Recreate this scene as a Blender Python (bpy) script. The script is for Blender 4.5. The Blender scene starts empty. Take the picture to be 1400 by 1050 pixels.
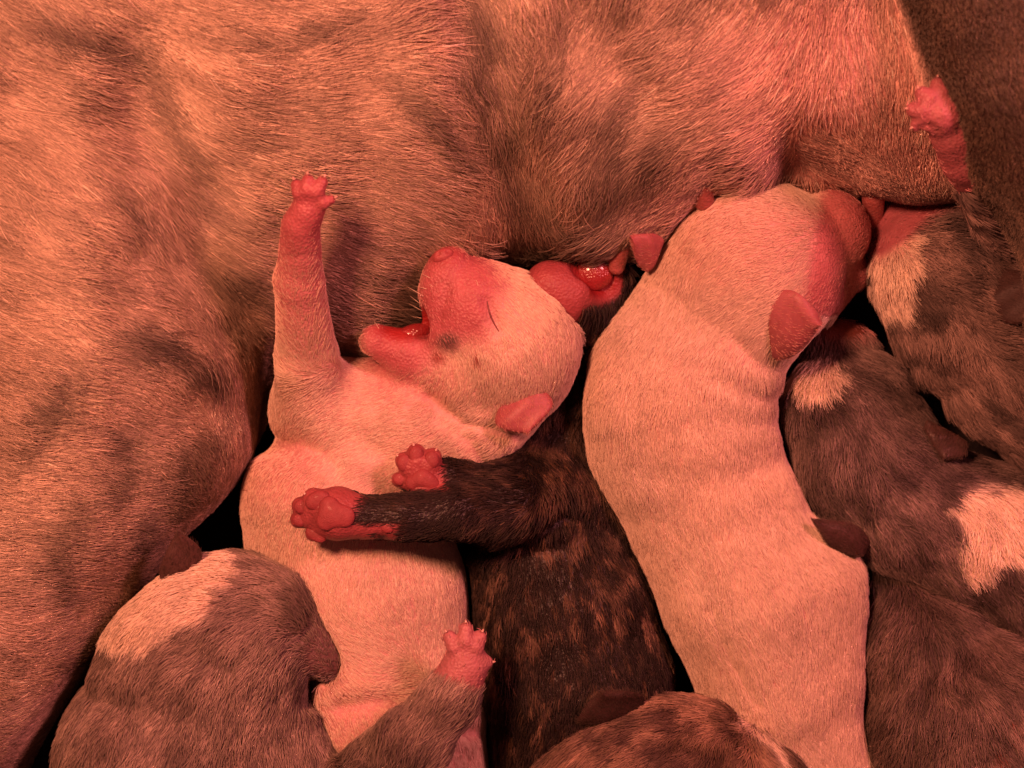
import bpy, math, random
import numpy as np
from mathutils import Vector

# ------------------------------------------------------------------ camera, light, exposure
S = 0.02            # metres per modelling unit (1 unit = 100 photo pixels at the pups' height)
CD, Z0 = 24.0, 2.5  # camera distance above the plane z = Z0 (units)
scene = bpy.context.scene
col = scene.collection
cam = bpy.data.cameras.new('camera')
cam.sensor_width = 36.0
cam.lens = 36.0 * CD / 14.0
cam.clip_start = 0.01
cam.clip_end = 50.0
camo = bpy.data.objects.new('camera', cam)
camo.location = (0, 0, (CD + Z0) * S)
col.objects.link(camo)
scene.camera = camo
cam.dof.use_dof = True
cam.dof.focus_distance = (CD + Z0 - 3.3) * S
cam.dof.aperture_fstop = 13.0

world = bpy.data.worlds.new('World')
scene.world = world
world.use_nodes = True
wb = world.node_tree.nodes['Background']
wb.inputs['Color'].default_value = (1.0, 0.28, 0.24, 1)
wb.inputs['Strength'].default_value = 0.09

def lamp(name, loc, target, size, power, color):
    l = bpy.data.lights.new(name, 'AREA')
    l.shape = 'DISK'; l.size = size; l.energy = power; l.color = color
    o = bpy.data.objects.new(name, l)
    o.location = loc
    d = Vector(target) - Vector(loc)
    o.rotation_euler = d.to_track_quat('-Z', 'Y').to_euler()
    col.objects.link(o)
    return o
lamp('heat_lamp', (-0.20, 0.17, 0.62), (-0.03, 0.0, 0.05), 0.11, 5.2, (1.0, 0.325, 0.185))
lamp('second_heat_lamp', (0.36, 0.22, 0.55), (0.05, 0.0, 0.05), 0.12, 3.0, (1.0, 0.245, 0.245))

vs = scene.view_settings
vs.view_transform = 'Standard'; vs.look = 'None'; vs.gamma = 1.0; vs.exposure = 0.0
vs.use_curve_mapping = False
scene.render.hair_type = 'STRIP'
scene.cycles_curves.shape = 'RIBBONS'
scene.cycles.max_bounces = 6
scene.cycles.transmission_bounces = 4

# ------------------------------------------------------------------ small maths
RS = np.random.RandomState(7)
def W(px, py, z):
    """photo pixel + height -> point in modelling units"""
    px = np.asarray(px, float); py = np.asarray(py, float); z = np.asarray(z, float)
    s = (CD - (z - Z0)) / CD
    return np.stack([(px - 700) / 100 * s, (525 - py) / 100 * s, z + 0 * px], -1)
def toPx(P):
    s = CD / (CD - (P[:, 2] - Z0))
    return 700 + P[:, 0] * 100 * s, 525 - P[:, 1] * 100 * s
def sstep(a, b, x):
    t = np.clip((x - a) / (b - a), 0, 1)
    return t * t * (3 - 2 * t)
def nrm(v):
    return v / np.maximum(np.linalg.norm(v, axis=-1, keepdims=True), 1e-9)
def hash3(i, j, k, seed):
    h = (i * 374761393 + j * 668265263 + k * 2147483647 + seed * 974634777) & 0xffffffff
    h = ((h ^ (h >> 13)) * 1274126177) & 0xffffffff
    h = ((h ^ (h >> 16)) * 2246822519) & 0xffffffff
    return (h & 0xffffff) / float(0xffffff)
def vnoise(P, f, seed=0):
    Q = P * f + 1000.0
    I = np.floor(Q).astype(np.int64); F = Q - I
    F = F * F * (3 - 2 * F)
    r = 0
    for a in (0, 1):
        for b in (0, 1):
            for c in (0, 1):
                w = (F[:, 0] if a else 1 - F[:, 0]) * (F[:, 1] if b else 1 - F[:, 1]) * (F[:, 2] if c else 1 - F[:, 2])
                r = r + w * hash3(I[:, 0] + a, I[:, 1] + b, I[:, 2] + c, seed)
    return r
def fbm(P, f, seed=0, n=3):
    r = 0; a = 0.5; t = 0
    for i in range(n):
        r = r + a * vnoise(P, f * 2 ** i, seed + 17 * i); t += a; a *= 0.5
    return r / t
def smin(a, b, k):
    h = np.maximum(k - np.abs(a - b), 0) / k
    return np.minimum(a, b) - h * h * k * 0.25
def smax(a, b, k):
    return -smin(-a, -b, k)
def polyd(px, py, poly):
    """signed distance in pixels to a polygon, negative inside"""
    poly = np.asarray(poly, float); n = len(poly)
    d = np.full(px.shape, 1e18); ins = np.zeros(px.shape, bool)
    for i in range(n):
        a = poly[i]; b = poly[(i + 1) % n]; e = b - a
        wx = px - a[0]; wy = py - a[1]
        t = np.clip((wx * e[0] + wy * e[1]) / (e @ e), 0, 1)
        d = np.minimum(d, (wx - t * e[0]) ** 2 + (wy - t * e[1]) ** 2)
        c = (a[1] > py) != (b[1] > py)
        with np.errstate(divide='ignore', invalid='ignore'):
            ins ^= c & (px < (b[0] - a[0]) * (py - a[1]) / (b[1] - a[1] + 1e-12) + a[0])
    d = np.sqrt(d)
    return np.where(ins, -d, d)
def lined(px, py, pts):
    d = np.full(px.shape, 1e18)
    for a, b in zip(pts[:-1], pts[1:]):
        ex, ey = b[0] - a[0], b[1] - a[1]
        t = np.clip(((px - a[0]) * ex + (py - a[1]) * ey) / (ex * ex + ey * ey), 0, 1)
        d = np.minimum(d, (px - a[0] - t * ex) ** 2 + (py - a[1] - t * ey) ** 2)
    return np.sqrt(d)
def blob(px, py, cx, cy, rx, ry=None, ang=0, soft=0.5):
    """1 inside an ellipse, fading to 0 outside"""
    ry = ry or rx
    c, s = math.cos(math.radians(ang)), math.sin(math.radians(ang))
    u = (px - cx) * c + (py - cy) * s; v = -(px - cx) * s + (py - cy) * c
    return 1 - sstep(1 - soft, 1 + soft, np.sqrt((u / rx) ** 2 + (v / ry) ** 2))
def mixc(a, b, t):
    a = np.asarray(a, float); b = np.asarray(b, float)
    if a.ndim == 1: a = a[None]
    if b.ndim == 1: b = b[None]
    return a + (b - a) * np.asarray(t)[:, None]

# ------------------------------------------------------------------ implicit bodies
class Body:
    def __init__(self):
        self.pr = []; self.gr = []; self.cv = []; self.mods = []; self.sub = []; self.floor = True
    def rc(self, a, b, ra, rb, k=0.3):
        self.pr.append(('rc', np.asarray(a, float), np.asarray(b, float), ra, rb, k)); return self
    def chain(self, pts, k=0.3):
        q = [(W(*p[:3]), p[3]) for p in pts]
        if len(q) == 1: q = q * 2
        self.pr.append(('ch', [('rc', a, b, ra + 0.02, rb + 0.02, 0.0) for (a, ra), (b, rb) in zip(q[:-1], q[1:])], k))
        return self
    def el(self, c, r, ang=0, k=0.3):
        self.pr.append(('el', W(*c), np.asarray(r, float), math.radians(ang), k)); return self
    def groove(self, pts, width, depth):
        """crease pressed in along a line (photo pixels), width in px, depth in units"""
        self.gr.append((pts, width, depth)); return self
    def prim(self, p, P):
        if p[0] == 'ch':
            d = None
            for c in p[1]:
                e, _ = self.prim(c, P)
                d = e if d is None else smin(d, e, min(0.12, 0.4 * min(c[3], c[4])))
            return d, p[2]
        if p[0] == 'rc':
            _, a, b, ra, rb, k = p
            ab = b - a; l = ab @ ab
            w = P - a
            t = np.clip((w @ ab) / l, 0, 1) if l > 1e-12 else np.zeros(len(P))
            return np.linalg.norm(w - t[:, None] * ab, axis=1) - (ra + (rb - ra) * t), k
        _, c, r, an, k = p
        w = P - c; cs, sn = math.cos(an), math.sin(an)
        q = np.stack([w[:, 0] * cs + w[:, 1] * sn, -w[:, 0] * sn + w[:, 1] * cs, w[:, 2]], 1)
        k0 = np.linalg.norm(q / r, axis=1); k1 = np.linalg.norm(q / r ** 2, axis=1)
        return k0 * (k0 - 1) / np.maximum(k1, 1e-6), k
    def raw(self, P):
        d = None
        for p in self.pr:
            e, k = self.prim(p, P)
            d = e if d is None else smin(d, e, k)
        for p in self.sub:
            e, k = self.prim(p, P)
            d = smax(d, -e, k)
        return d
    def __call__(self, P):
        d = self.raw(P)
        if self.gr:
            near = np.abs(d) < 0.6
            if near.any():
                px, py = toPx(P[near]); dd = d[near]
                for pts, w, dep in self.gr:
                    dd = dd + dep * np.exp(-(lined(px, py, pts) / w) ** 2) * (P[near][:, 2] > 0.8)
                d = d.copy(); d[near] = dd
        for m in self.mods: d = m(P, d)
        for o, gap in self.cv:
            lo, hi = o.bounds()
            m = ((P > lo) & (P < hi)).all(1)
            if m.any():
                d = d.copy(); d[m] = smax(d[m], -(o.raw(P[m]) - gap), 0.12)
        if self.floor: d = smax(d, 0.02 - P[:, 2], 0.25)
        return d
    def bounds(self):
        lo = np.full(3, 1e9); hi = -lo
        fl = [c for p in self.pr for c in (p[1] if p[0] == 'ch' else [p])]
        for p in fl:
            if p[0] == 'rc':
                for c, r in ((p[1], p[3]), (p[2], p[4])):
                    lo = np.minimum(lo, c - r); hi = np.maximum(hi, c + r)
            else:
                r = max(p[2]); rr = np.array([r, r, p[2][2]])
                lo = np.minimum(lo, p[1] - rr); hi = np.maximum(hi, p[1] + rr)
        return lo - 0.15, hi + 0.15
    def grad(self, P, e=0.01):
        g = np.empty_like(P); d = self(P)
        for i in range(3):
            o = np.zeros(3); o[i] = e
            g[:, i] = self(P + o) - d
        return nrm(g)
    def ztop(self, px, py):
        zs = np.linspace(9.5, 0.0, 400)
        P = W(np.full(400, px), np.full(400, py), zs)
        d = self(P)
        i = np.argmax(d < 0)
        if d[i] >= 0: return 0.0
        if i == 0: return zs[0]
        t = d[i - 1] / (d[i - 1] - d[i])
        return zs[i - 1] + (zs[i] - zs[i - 1]) * t

def netmesh(f, lo, hi, h):
    """surface nets on a sparse-evaluated grid: verts, quads"""
    B = 8
    n = np.maximum(1, np.ceil((hi - lo) / (h * B)).astype(int))
    cx = [lo[i] + (np.arange(n[i]) + 0.5) * B * h - 0.5 * h for i in range(3)]
    C = np.stack(np.meshgrid(*cx, indexing='ij'), -1).reshape(-1, 3)
    dc = f(C)
    N = n * B
    D = np.repeat(np.repeat(np.repeat(dc.reshape(n), B, 0), B, 1), B, 2).astype(np.float32)
    act = np.where(np.abs(dc) < B * h * 1.25)[0]
    off = np.stack(np.meshgrid(*[np.arange(B)] * 3, indexing='ij'), -1).reshape(-1, 3)
    bi = np.stack(np.unravel_index(act, n), -1)
    for s in range(0, len(bi), 900):
        I = (bi[s:s + 900, None, :] * B + off[None]).reshape(-1, 3)
        D[I[:, 0], I[:, 1], I[:, 2]] = f(lo + I * h)
    ins = D < 0
    c8 = [(a, b, c) for a in (0, 1) for b in (0, 1) for c in (0, 1)]
    M = N - 1
    cnt = np.zeros(M, np.int8)
    for a, b, c in c8:
        cnt += ins[a:a + M[0], b:b + M[1], c:c + M[2]]
    cell = np.argwhere((cnt > 0) & (cnt < 8))
    idx = np.full(M, -1, np.int64)
    idx[cell[:, 0], cell[:, 1], cell[:, 2]] = np.arange(len(cell))
    pos = np.zeros((len(cell), 3)); cn = np.zeros(len(cell))
    for u in range(8):
        for v in range(u + 1, 8):
            A = np.array(c8[u]); Bq = np.array(c8[v])
            if np.abs(A - Bq).sum() != 1: continue
            I = cell + A; J = cell + Bq
            da = D[I[:, 0], I[:, 1], I[:, 2]]; db = D[J[:, 0], J[:, 1], J[:, 2]]
            m = (da < 0) != (db < 0)
            t = np.where(m, da / np.where(m, da - db, 1), 0)
            pos[m] += (A + (Bq - A) * t[:, None])[m]; cn[m] += 1
    V = lo + (cell + pos / cn[:, None]) * h
    quads = []
    for ax in range(3):
        sl0 = [slice(None)] * 3; sl1 = [slice(None)] * 3
        sl0[ax] = slice(0, -1); sl1[ax] = slice(1, None)
        a = ins[tuple(sl0)]; b = ins[tuple(sl1)]
        E = np.argwhere(a != b)
        o1, o2 = (ax + 1) % 3, (ax + 2) % 3
        E = E[(E[:, o1] > 0) & (E[:, o2] > 0) & (E[:, o1] < M[o1]) & (E[:, o2] < M[o2])]
        sg = a[E[:, 0], E[:, 1], E[:, 2]]
        q = []
        for x, y in ((-1, -1), (0, -1), (0, 0), (-1, 0)):
            J = E.copy(); J[:, o1] += x; J[:, o2] += y
            q.append(idx[J[:, 0], J[:, 1], J[:, 2]])
        q = np.stack(q, 1)
        q[~sg] = q[~sg][:, ::-1]
        quads.append(q[(q >= 0).all(1)])
    Q = np.concatenate(quads)
    for _ in range(1):
        e = 0.3 * h; g = np.empty_like(V); d = f(V)
        for i in range(3):
            o = np.zeros(3); o[i] = e
            g[:, i] = (f(V + o) - d) / e
        st = np.clip(d / np.maximum((g * g).sum(1), 0.2), -0.5 * h, 0.5 * h)
        V = V - g * st[:, None]
    return V, Q

# ------------------------------------------------------------------ blender objects
def make_mesh(name, V, F, mat, parent=None, base=None, cols=None, smooth=True):
    base = np.zeros(3) if base is None else base
    V = (np.asarray(V, float) - base) * S
    me = bpy.data.meshes.new(name)
    if isinstance(F, np.ndarray):
        k = F.shape[1]
        me.vertices.add(len(V)); me.vertices.foreach_set('co', V.astype(np.float32).ravel())
        me.loops.add(F.size); me.loops.foreach_set('vertex_index', F.astype(np.int32).ravel())
        me.polygons.add(len(F)); me.polygons.foreach_set('loop_start', (np.arange(len(F)) * k).astype(np.int32))
        me.update(calc_edges=True)
    else:
        me.from_pydata(V.tolist(), [], F); me.update()
    me.validate()
    if smooth: me.polygons.foreach_set('use_smooth', np.ones(len(me.polygons), bool))
    if cols is not None:
        at = me.attributes.new('coat', 'FLOAT_COLOR', 'POINT')
        at.data.foreach_set('color', np.concatenate([cols, np.ones((len(cols), 1))], 1).astype(np.float32).ravel())
    me.materials.append(mat)
    o = bpy.data.objects.new(name, me)
    col.objects.link(o)
    if parent is not None: o.parent = parent
    return o
def thing(name, label, cat, base, group=None):
    o = bpy.data.objects.new(name, None)
    o.empty_display_size = 0.01
    o.location = base * S
    o['label'] = label; o['category'] = cat
    if group: o['group'] = group
    col.objects.link(o)
    return o

# ------------------------------------------------------------------ materials
def nodes(m):
    m.use_nodes = True
    return m.node_tree, m.node_tree.nodes['Principled BSDF']
def skin_mat(name, rough=0.5, color=None, sss=0.10, coat=0.0, bump=0.4, scale=1300):
    m = bpy.data.materials.new(name); nt, b = nodes(m)
    if color is None:
        a = nt.nodes.new('ShaderNodeAttribute'); a.attribute_name = 'coat'
        src = a.outputs['Color']
    else:
        r = nt.nodes.new('ShaderNodeRGB'); r.outputs[0].default_value = (*color, 1); src = r.outputs[0]
    tc = nt.nodes.new('ShaderNodeTexCoord')
    n1 = nt.nodes.new('ShaderNodeTexNoise'); n1.inputs['Scale'].default_value = scale * 0.25; n1.inputs['Detail'].default_value = 5
    nt.links.new(tc.outputs['Object'], n1.inputs['Vector'])
    hs = nt.nodes.new('ShaderNodeMixRGB'); hs.blend_type = 'MULTIPLY'; hs.inputs[0].default_value = 0.35
    nt.links.new(src, hs.inputs[1])
    rp = nt.nodes.new('ShaderNodeValToRGB')
    rp.color_ramp.elements[0].position = 0.35; rp.color_ramp.elements[0].color = (0.55, 0.42, 0.42, 1)
    rp.color_ramp.elements[1].position = 0.65; rp.color_ramp.elements[1].color = (1, 1, 1, 1)
    nt.links.new(n1.outputs['Fac'], rp.inputs[0]); nt.links.new(rp.outputs[0], hs.inputs[2])
    n3 = nt.nodes.new('ShaderNodeTexNoise'); n3.inputs['Scale'].default_value = 110; n3.inputs['Detail'].default_value = 4
    nt.links.new(tc.outputs['Object'], n3.inputs['Vector'])
    r3 = nt.nodes.new('ShaderNodeValToRGB')
    r3.color_ramp.elements[0].position = 0.3; r3.color_ramp.elements[0].color = (0.72, 0.55, 0.58, 1)
    r3.color_ramp.elements[1].position = 0.7; r3.color_ramp.elements[1].color = (1, 1, 1, 1)
    m3 = nt.nodes.new('ShaderNodeMixRGB'); m3.blend_type = 'MULTIPLY'; m3.inputs[0].default_value = 0.5
    nt.links.new(n3.outputs['Fac'], r3.inputs[0]); nt.links.new(hs.outputs[0], m3.inputs[1]); nt.links.new(r3.outputs[0], m3.inputs[2])
    nt.links.new(m3.outputs[0], b.inputs['Base Color'])
    n2 = nt.nodes.new('ShaderNodeTexVoronoi'); n2.inputs['Scale'].default_value = scale
    nt.links.new(tc.outputs['Object'], n2.inputs['Vector'])
    bp = nt.nodes.new('ShaderNodeBump'); bp.inputs['Strength'].default_value = bump; bp.inputs['Distance'].default_value = 0.0006
    nt.links.new(n2.outputs['Distance'], bp.inputs['Height'])
    nt.links.new(bp.outputs['Normal'], b.inputs['Normal'])
    b.inputs['Roughness'].default_value = rough
    b.inputs['Subsurface Weight'].default_value = sss
    b.inputs['Subsurface Radius'].default_value = (1.0, 0.35, 0.2)
    b.inputs['Subsurface Scale'].default_value = 0.0025
    b.inputs['Coat Weight'].default_value = coat
    b.inputs['Coat Roughness'].default_value = 0.12
    return m
def hair_mat(name, rough=0.25, radial=0.6, gloss=0.2):
    m = bpy.data.materials.new(name); m.use_nodes = True
    nt = m.node_tree; nt.nodes.remove(nt.nodes['Principled BSDF'])
    a = nt.nodes.new('ShaderNodeAttribute'); a.attribute_name = 'hair_colour'
    d = nt.nodes.new('ShaderNodeBsdfDiffuse')
    nt.links.new(a.outputs['Color'], d.inputs['Color'])
    h = nt.nodes.new('ShaderNodeBsdfHair'); h.component = 'Reflection'
    h.inputs['RoughnessU'].default_value = rough; h.inputs['RoughnessV'].default_value = radial
    hm = nt.nodes.new('ShaderNodeMixRGB'); hm.inputs[0].default_value = 0.72; hm.inputs[1].default_value = (0.55, 0.5, 0.45, 1)
    nt.links.new(a.outputs['Color'], hm.inputs[2]); nt.links.new(hm.outputs[0], h.inputs['Color'])
    mx = nt.nodes.new('ShaderNodeMixShader'); mx.inputs[0].default_value = gloss
    nt.links.new(d.outputs[0], mx.inputs[1]); nt.links.new(h.outputs[0], mx.inputs[2])
    nt.links.new(mx.outputs[0], nt.nodes['Material Output'].inputs['Surface'])
    return m
M_SKIN = skin_mat('dog_skin', 0.5)
M_BARE = skin_mat('bare_pink_skin', 0.42, (0.60, 0.21, 0.22), 0.4)
M_PAD = skin_mat('paw_pad_skin', 0.6, (0.33, 0.06, 0.07), 0.12, coat=0.03, bump=0.3, scale=3200)
M_EARP = skin_mat('pink_ear_skin', 0.5, (0.41, 0.13, 0.145), 0.25, bump=0.1, scale=2500)
M_EARK = skin_mat('blackish_ear_skin', 0.5, (0.06, 0.032, 0.027), 0.05, bump=0.06, scale=2500)
M_EARK.node_tree.nodes['Principled BSDF'].inputs['Specular IOR Level'].default_value = 0.2
M_EARD = skin_mat('dark_ear_skin', 0.5, (0.10, 0.052, 0.046), 0.1, bump=0.08, scale=2500)
M_TONGUE = skin_mat('wet_tongue', 0.25, (0.34, 0.035, 0.04), 0.2, coat=0.6, bump=0.35, scale=1800)
M_LID = skin_mat('eyelid_margin', 0.5, (0.20, 0.055, 0.055), 0.05, bump=0.0)
M_NOSE = skin_mat('nose_leather', 0.4, (0.42, 0.10, 0.11), 0.2, bump=0.3, scale=3000)
M_TEAT = skin_mat('teat_skin', 0.4, (0.45, 0.15, 0.14), 0.4)
M_CLAW = skin_mat('claw_horn', 0.25, (0.75, 0.45, 0.38), 0.2, coat=0.3, bump=0.0)
M_HAIR = hair_mat('short_fur', 0.25, 0.6, 0.15)
M_HAIRM = hair_mat('long_fur', 0.16, 0.6, 0.36)

# ------------------------------------------------------------------ fur
def flowfield(ctrl, px, py, power=3.0):
    c = np.asarray(ctrl, float)
    dv = c[:, 2:4] / np.linalg.norm(c[:, 2:4], axis=1, keepdims=True)
    fx = 0; fy = 0
    for i in range(len(c)):
        w = 1.0 / (((px - c[i, 0]) ** 2 + (py - c[i, 1]) ** 2) + 900.0) ** (power / 2)
        fx = fx + w * dv[i, 0]; fy = fy + w * dv[i, 1]
    l = np.sqrt(fx * fx + fy * fy) + 1e-12
    return fx / l, fy / l
def fur(body, V, Q, N, parent, base, count, length, rad, coat, ctrl, mat, lift=0.30, npts=4,
        seed=1, wob=0.35, wobf=2.2, push=False, curl=0.12, margin=1.2, streak=9.0, contrast=0.30, rnd=0.6, glint=0.0):
    rs = np.random.RandomState(seed)
    T = np.concatenate([Q[:, [0, 1, 2]], Q[:, [0, 2, 3]]])
    A, B, C = V[T[:, 0]], V[T[:, 1]], V[T[:, 2]]
    ar = np.linalg.norm(np.cross(B - A, C - A), axis=1) * 0.5
    cen = (A + B + C) / 3; nz = N[T[:, 0], 2]
    px, py = toPx(cen)
    mg = margin * 100
    ok = (px > -mg) & (px < 1400 + mg) & (py > -mg) & (py < 1050 + mg) & (nz > -0.35) & (cen[:, 2] > 0.25)
    ar = ar * ok
    cs = np.cumsum(ar)
    ti = np.searchsorted(cs, rs.rand(count) * cs[-1])
    u = rs.rand(count); v = rs.rand(count); fl = u + v > 1; u[fl] = 1 - u[fl]; v[fl] = 1 - v[fl]
    P = A[ti] * (1 - u - v)[:, None] + B[ti] * u[:, None] + C[ti] * v[:, None]
    n = nrm(N[T[ti, 0]] * (1 - u - v)[:, None] + N[T[ti, 1]] * u[:, None] + N[T[ti, 2]] * v[:, None])
    px, py = toPx(P)
    hc, dens, ln, _ = coat(P, n, px, py)
    keep = rs.rand(len(P)) < dens
    P, n, px, py, hc, ln = P[keep], n[keep], px[keep], py[keep], hc[keep], ln[keep]
    K = len(P)
    fx, fy = flowfield(ctrl, px, py)
    a = (vnoise(P, wobf, seed) - 0.5) * 2 * wob + (vnoise(P, wobf * 3.1, seed + 5) - 0.5) * wob * 1.2 + rs.randn(K) * 0.13
    st = np.stack([fx, -fy, np.zeros(K)], 1)
    def lic(f, sd, span):
        r = 0
        for q in np.linspace(-0.5, 0.5, 5): r = r + vnoise(P + st * (q * span), f, sd)
        return np.clip(0.5 + (r / 5 - 0.5) * 2.2, 0, 1)
    l1 = lic(streak, seed + 40, length * 1.3); l2 = lic(streak * 0.55, seed + 50, length * 1.6)
    a = a + (l2 - 0.5) * wob * 1.1
    ce = contrast * (1 - (0.7 * sstep(0.4, 0.65, hc[:, 0]) if not push else 0))
    hc = hc * ((1 - ce) + 2 * ce * (0.6 * l1 + 0.4 * l2))[:, None]
    ca, sa = np.cos(a), np.sin(a)
    t = np.stack([fx * ca - fy * sa, -(fx * sa + fy * ca), np.zeros(K)], 1)
    t = nrm(t - n * (t * n).sum(1, keepdims=True))
    b = np.cross(n, t)
    L = length * ln * (0.55 + 0.75 * rs.rand(K)) * (0.75 + 0.5 * vnoise(P, 5.0, seed + 9))
    lf = lift * (0.5 + rs.rand(K)) * (0.7 + 0.6 * vnoise(P, 3.0, seed + 11))
    cu = rs.randn(K) * curl
    pts = np.empty((K, npts, 3)); pts[:, 0] = P - n * 0.01
    p = P.copy()
    for i in range(1, npts):
        s = (i - 0.5) / (npts - 1)
        al = lf * (1.25 - 1.35 * s)
        be = cu * s * 2
        d = nrm(t * np.cos(al)[:, None] + n * np.sin(al)[:, None] + b * be[:, None])
        p = p + d * (L / (npts - 1))[:, None]
        if push and i in (2, npts - 1):
            dd = body(p)
            want = 0.012 + 0.05 * rs.rand(K) * s
            p = p + n * np.clip(want - dd, -0.05, 0.3)[:, None]
        pts[:, i] = p
    if push:
        pass
    H = bpy.data.hair_curves.new('fur')
    H.add_curves([npts] * K)
    H.position_data.foreach_set('vector', ((pts - base) * S).astype(np.float32).ravel())
    rr = rad * (0.7 + 0.6 * rs.rand(K))[:, None] * np.linspace(1, 0.25, npts)[None] ** 0.8
    ra = H.attributes.get('radius') or H.attributes.new('radius', 'FLOAT', 'POINT')
    ra.data.foreach_set('value', (rr * S).astype(np.float32).ravel())
    rn = rnd * (1 - (0.5 * sstep(0.4, 0.65, hc[:, 0]) if not push else 0))
    hc = hc * np.where(rs.rand(K) < glint, 1.7, 1.0)[:, None]  # glints painted into the colour: a few hairs made brighter
    hc = np.clip(hc * (1 - rn / 2 + rn * rs.rand(K))[:, None], 0.004, 0.97)
    at = H.attributes.new('hair_colour', 'FLOAT_COLOR', 'CURVE')
    at.data.foreach_set('color', np.concatenate([hc, np.ones((K, 1))], 1).astype(np.float32).ravel())
    H.materials.append(mat)
    o = bpy.data.objects.new('fur', H)
    o['kind'] = 'stuff'
    col.objects.link(o); o.parent = parent
    return o

def animal(name, label, cat, body, h, coat, ctrl, count, length, rad, group=None, hmat=None, seed=1, base=None, **kw):
    lo, hi = body.bounds()
    lo[2] = max(lo[2], -0.1)
    lo[:2] = np.maximum(lo[:2], [-13.0, -11.0]); hi[:2] = np.minimum(hi[:2], [13.0, 12.0])
    V, Q = netmesh(body, lo, hi, h)
    N = body.grad(V)
    if base is None:
        c = V.mean(0); base = np.array([c[0], c[1], 0.0])
    root = thing(name, label, cat, base, group)
    px, py = toPx(V)
    _, _, _, sk = coat(V, N, px, py)
    make_mesh('body', V, Q, M_SKIN, root, base, np.clip(sk, 0.005, 0.95))
    fur(body, V, Q, N, root, base, count, length, rad, coat, ctrl, hmat or M_HAIR, seed=seed, **kw)
    return root, base

def sdfpart(name, body, h, mat, root, base, label=None):
    lo, hi = body.bounds(); body.floor = False
    V, Q = netmesh(body, lo, hi, h)
    o = make_mesh(name, V, Q, mat, root, base)
    if label: o['label'] = label
    return o

def ear(root, base, b1, b2, tip, bulge, mat, th=0.07, label=None, wide=0.25, pw=1.7, fuzz=None, nf=500):
    b1, b2, tip = W(*b1), W(*b2), W(*tip)
    mid = (b1 + b2) / 2; u = (b2 - b1) / 2; v = tip - mid
    n = np.cross(u, v); n /= np.linalg.norm(n)
    if n[2] < 0: n = -n
    ns, nt = 17, 25
    top = np.empty((nt, ns, 3)); bot = np.empty((nt, ns, 3))
    for j in range(nt):
        t = math.sin(math.pi / 2 * j / (nt - 1))
        w = (1 - t ** pw) ** 0.75 * (1 + wide * math.sin(math.pi * t))
        w = max(w, 0.02)
        for i in range(ns):
            s = -1 + 2 * i / (ns - 1)
            p = mid + u * s * w + v * t * (1 - 0.05 * s * s) + n * bulge * ((1 - s * s) * (0.35 + 0.65 * math.sin(math.pi * min(1, t * 0.8 + 0.1))) - 0.15 * t * t)
            p = p + n * 0.02 * math.sin(7 * t + 3 * s)
            e = th * 0.5 * max(0.12, math.sqrt(max(0, 1 - abs(s) ** 4))) * max(0.15, math.sqrt(max(0, 1 - t ** 6)))
            top[j, i] = p + n * e; bot[j, i] = p - n * e
    V = np.concatenate([top.reshape(-1, 3), bot.reshape(-1, 3)])
    F = []; o = nt * ns
    for j in range(nt - 1):
        for i in range(ns - 1):
            a = j * ns + i
            F.append((a, a + 1, a + ns + 1, a + ns)); F.append((o + a, o + a + ns, o + a + ns + 1, o + a + 1))
    rim = [i for i in range(ns)] + [j * ns + ns - 1 for j in range(1, nt)] + [(nt - 1) * ns + i for i in range(ns - 2, -1, -1)] + [j * ns for j in range(nt - 2, 0, -1)]
    for a, b in zip(rim, rim[1:] + rim[:1]):
        F.append((b, a, o + a, o + b))
    ob = make_mesh('ear', V, F, mat, root, base)
    Q = np.array(F); N = np.zeros_like(V)
    fn = np.cross(V[Q[:, 2]] - V[Q[:, 0]], V[Q[:, 3]] - V[Q[:, 1]])
    if fuzz:
        if fn[0] @ n < 0: fn = -fn
        for k in range(4): np.add.at(N, Q[:, k], fn)
        m = np.arange(len(Q)) % 2 == 0
        fc = np.asarray(fuzz)
        def ec(P, nn, px, py):
            return np.tile(fc, (len(P), 1)), np.full(len(P), 1.0), np.ones(len(P)), None
        tx, ty = toPx(np.stack([mid, tip]))
        fur(None, V, Q[m & (np.arange(len(Q)) < (ns - 1) * (nt - 1) * 2)], nrm(N), ob, base, nf, 0.06, 0.0025, ec, [(tx[0], ty[0], tx[1] - tx[0], ty[1] - ty[0])], M_HAIR, seed=5, lift=0.25)
    if label: ob['label'] = label
    return ob

def claw(root, base, p, d, L=0.045, r=0.020):
    d = d / np.linalg.norm(d)
    x = np.cross(d, [0, 0, 1.0]); x /= np.linalg.norm(x); y = np.cross(x, d)
    V = []; F = []; ns = 8; nr = 5
    for j in range(nr):
        t = j / nr
        c = p + d * L * t - np.array([0, 0, 1.0]) * 0.35 * L * t * t
        for i in range(ns):
            a = 2 * math.pi * i / ns
            V.append(c + (x * math.cos(a) + y * math.sin(a)) * r * (1 - t) ** 0.7)
    V.append(p + d * L - np.array([0, 0, 1.0]) * 0.35 * L)
    for j in range(nr - 1):
        for i in range(ns):
            F.append((j * ns + i, j * ns + (i + 1) % ns, (j + 1) * ns + (i + 1) % ns, (j + 1) * ns + i))
    for i in range(ns): F.append(((nr - 1) * ns + i, (nr - 1) * ns + (i + 1) % ns, nr * ns))
    return make_mesh('claw', np.array(V), F, M_CLAW, root, base)

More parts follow.
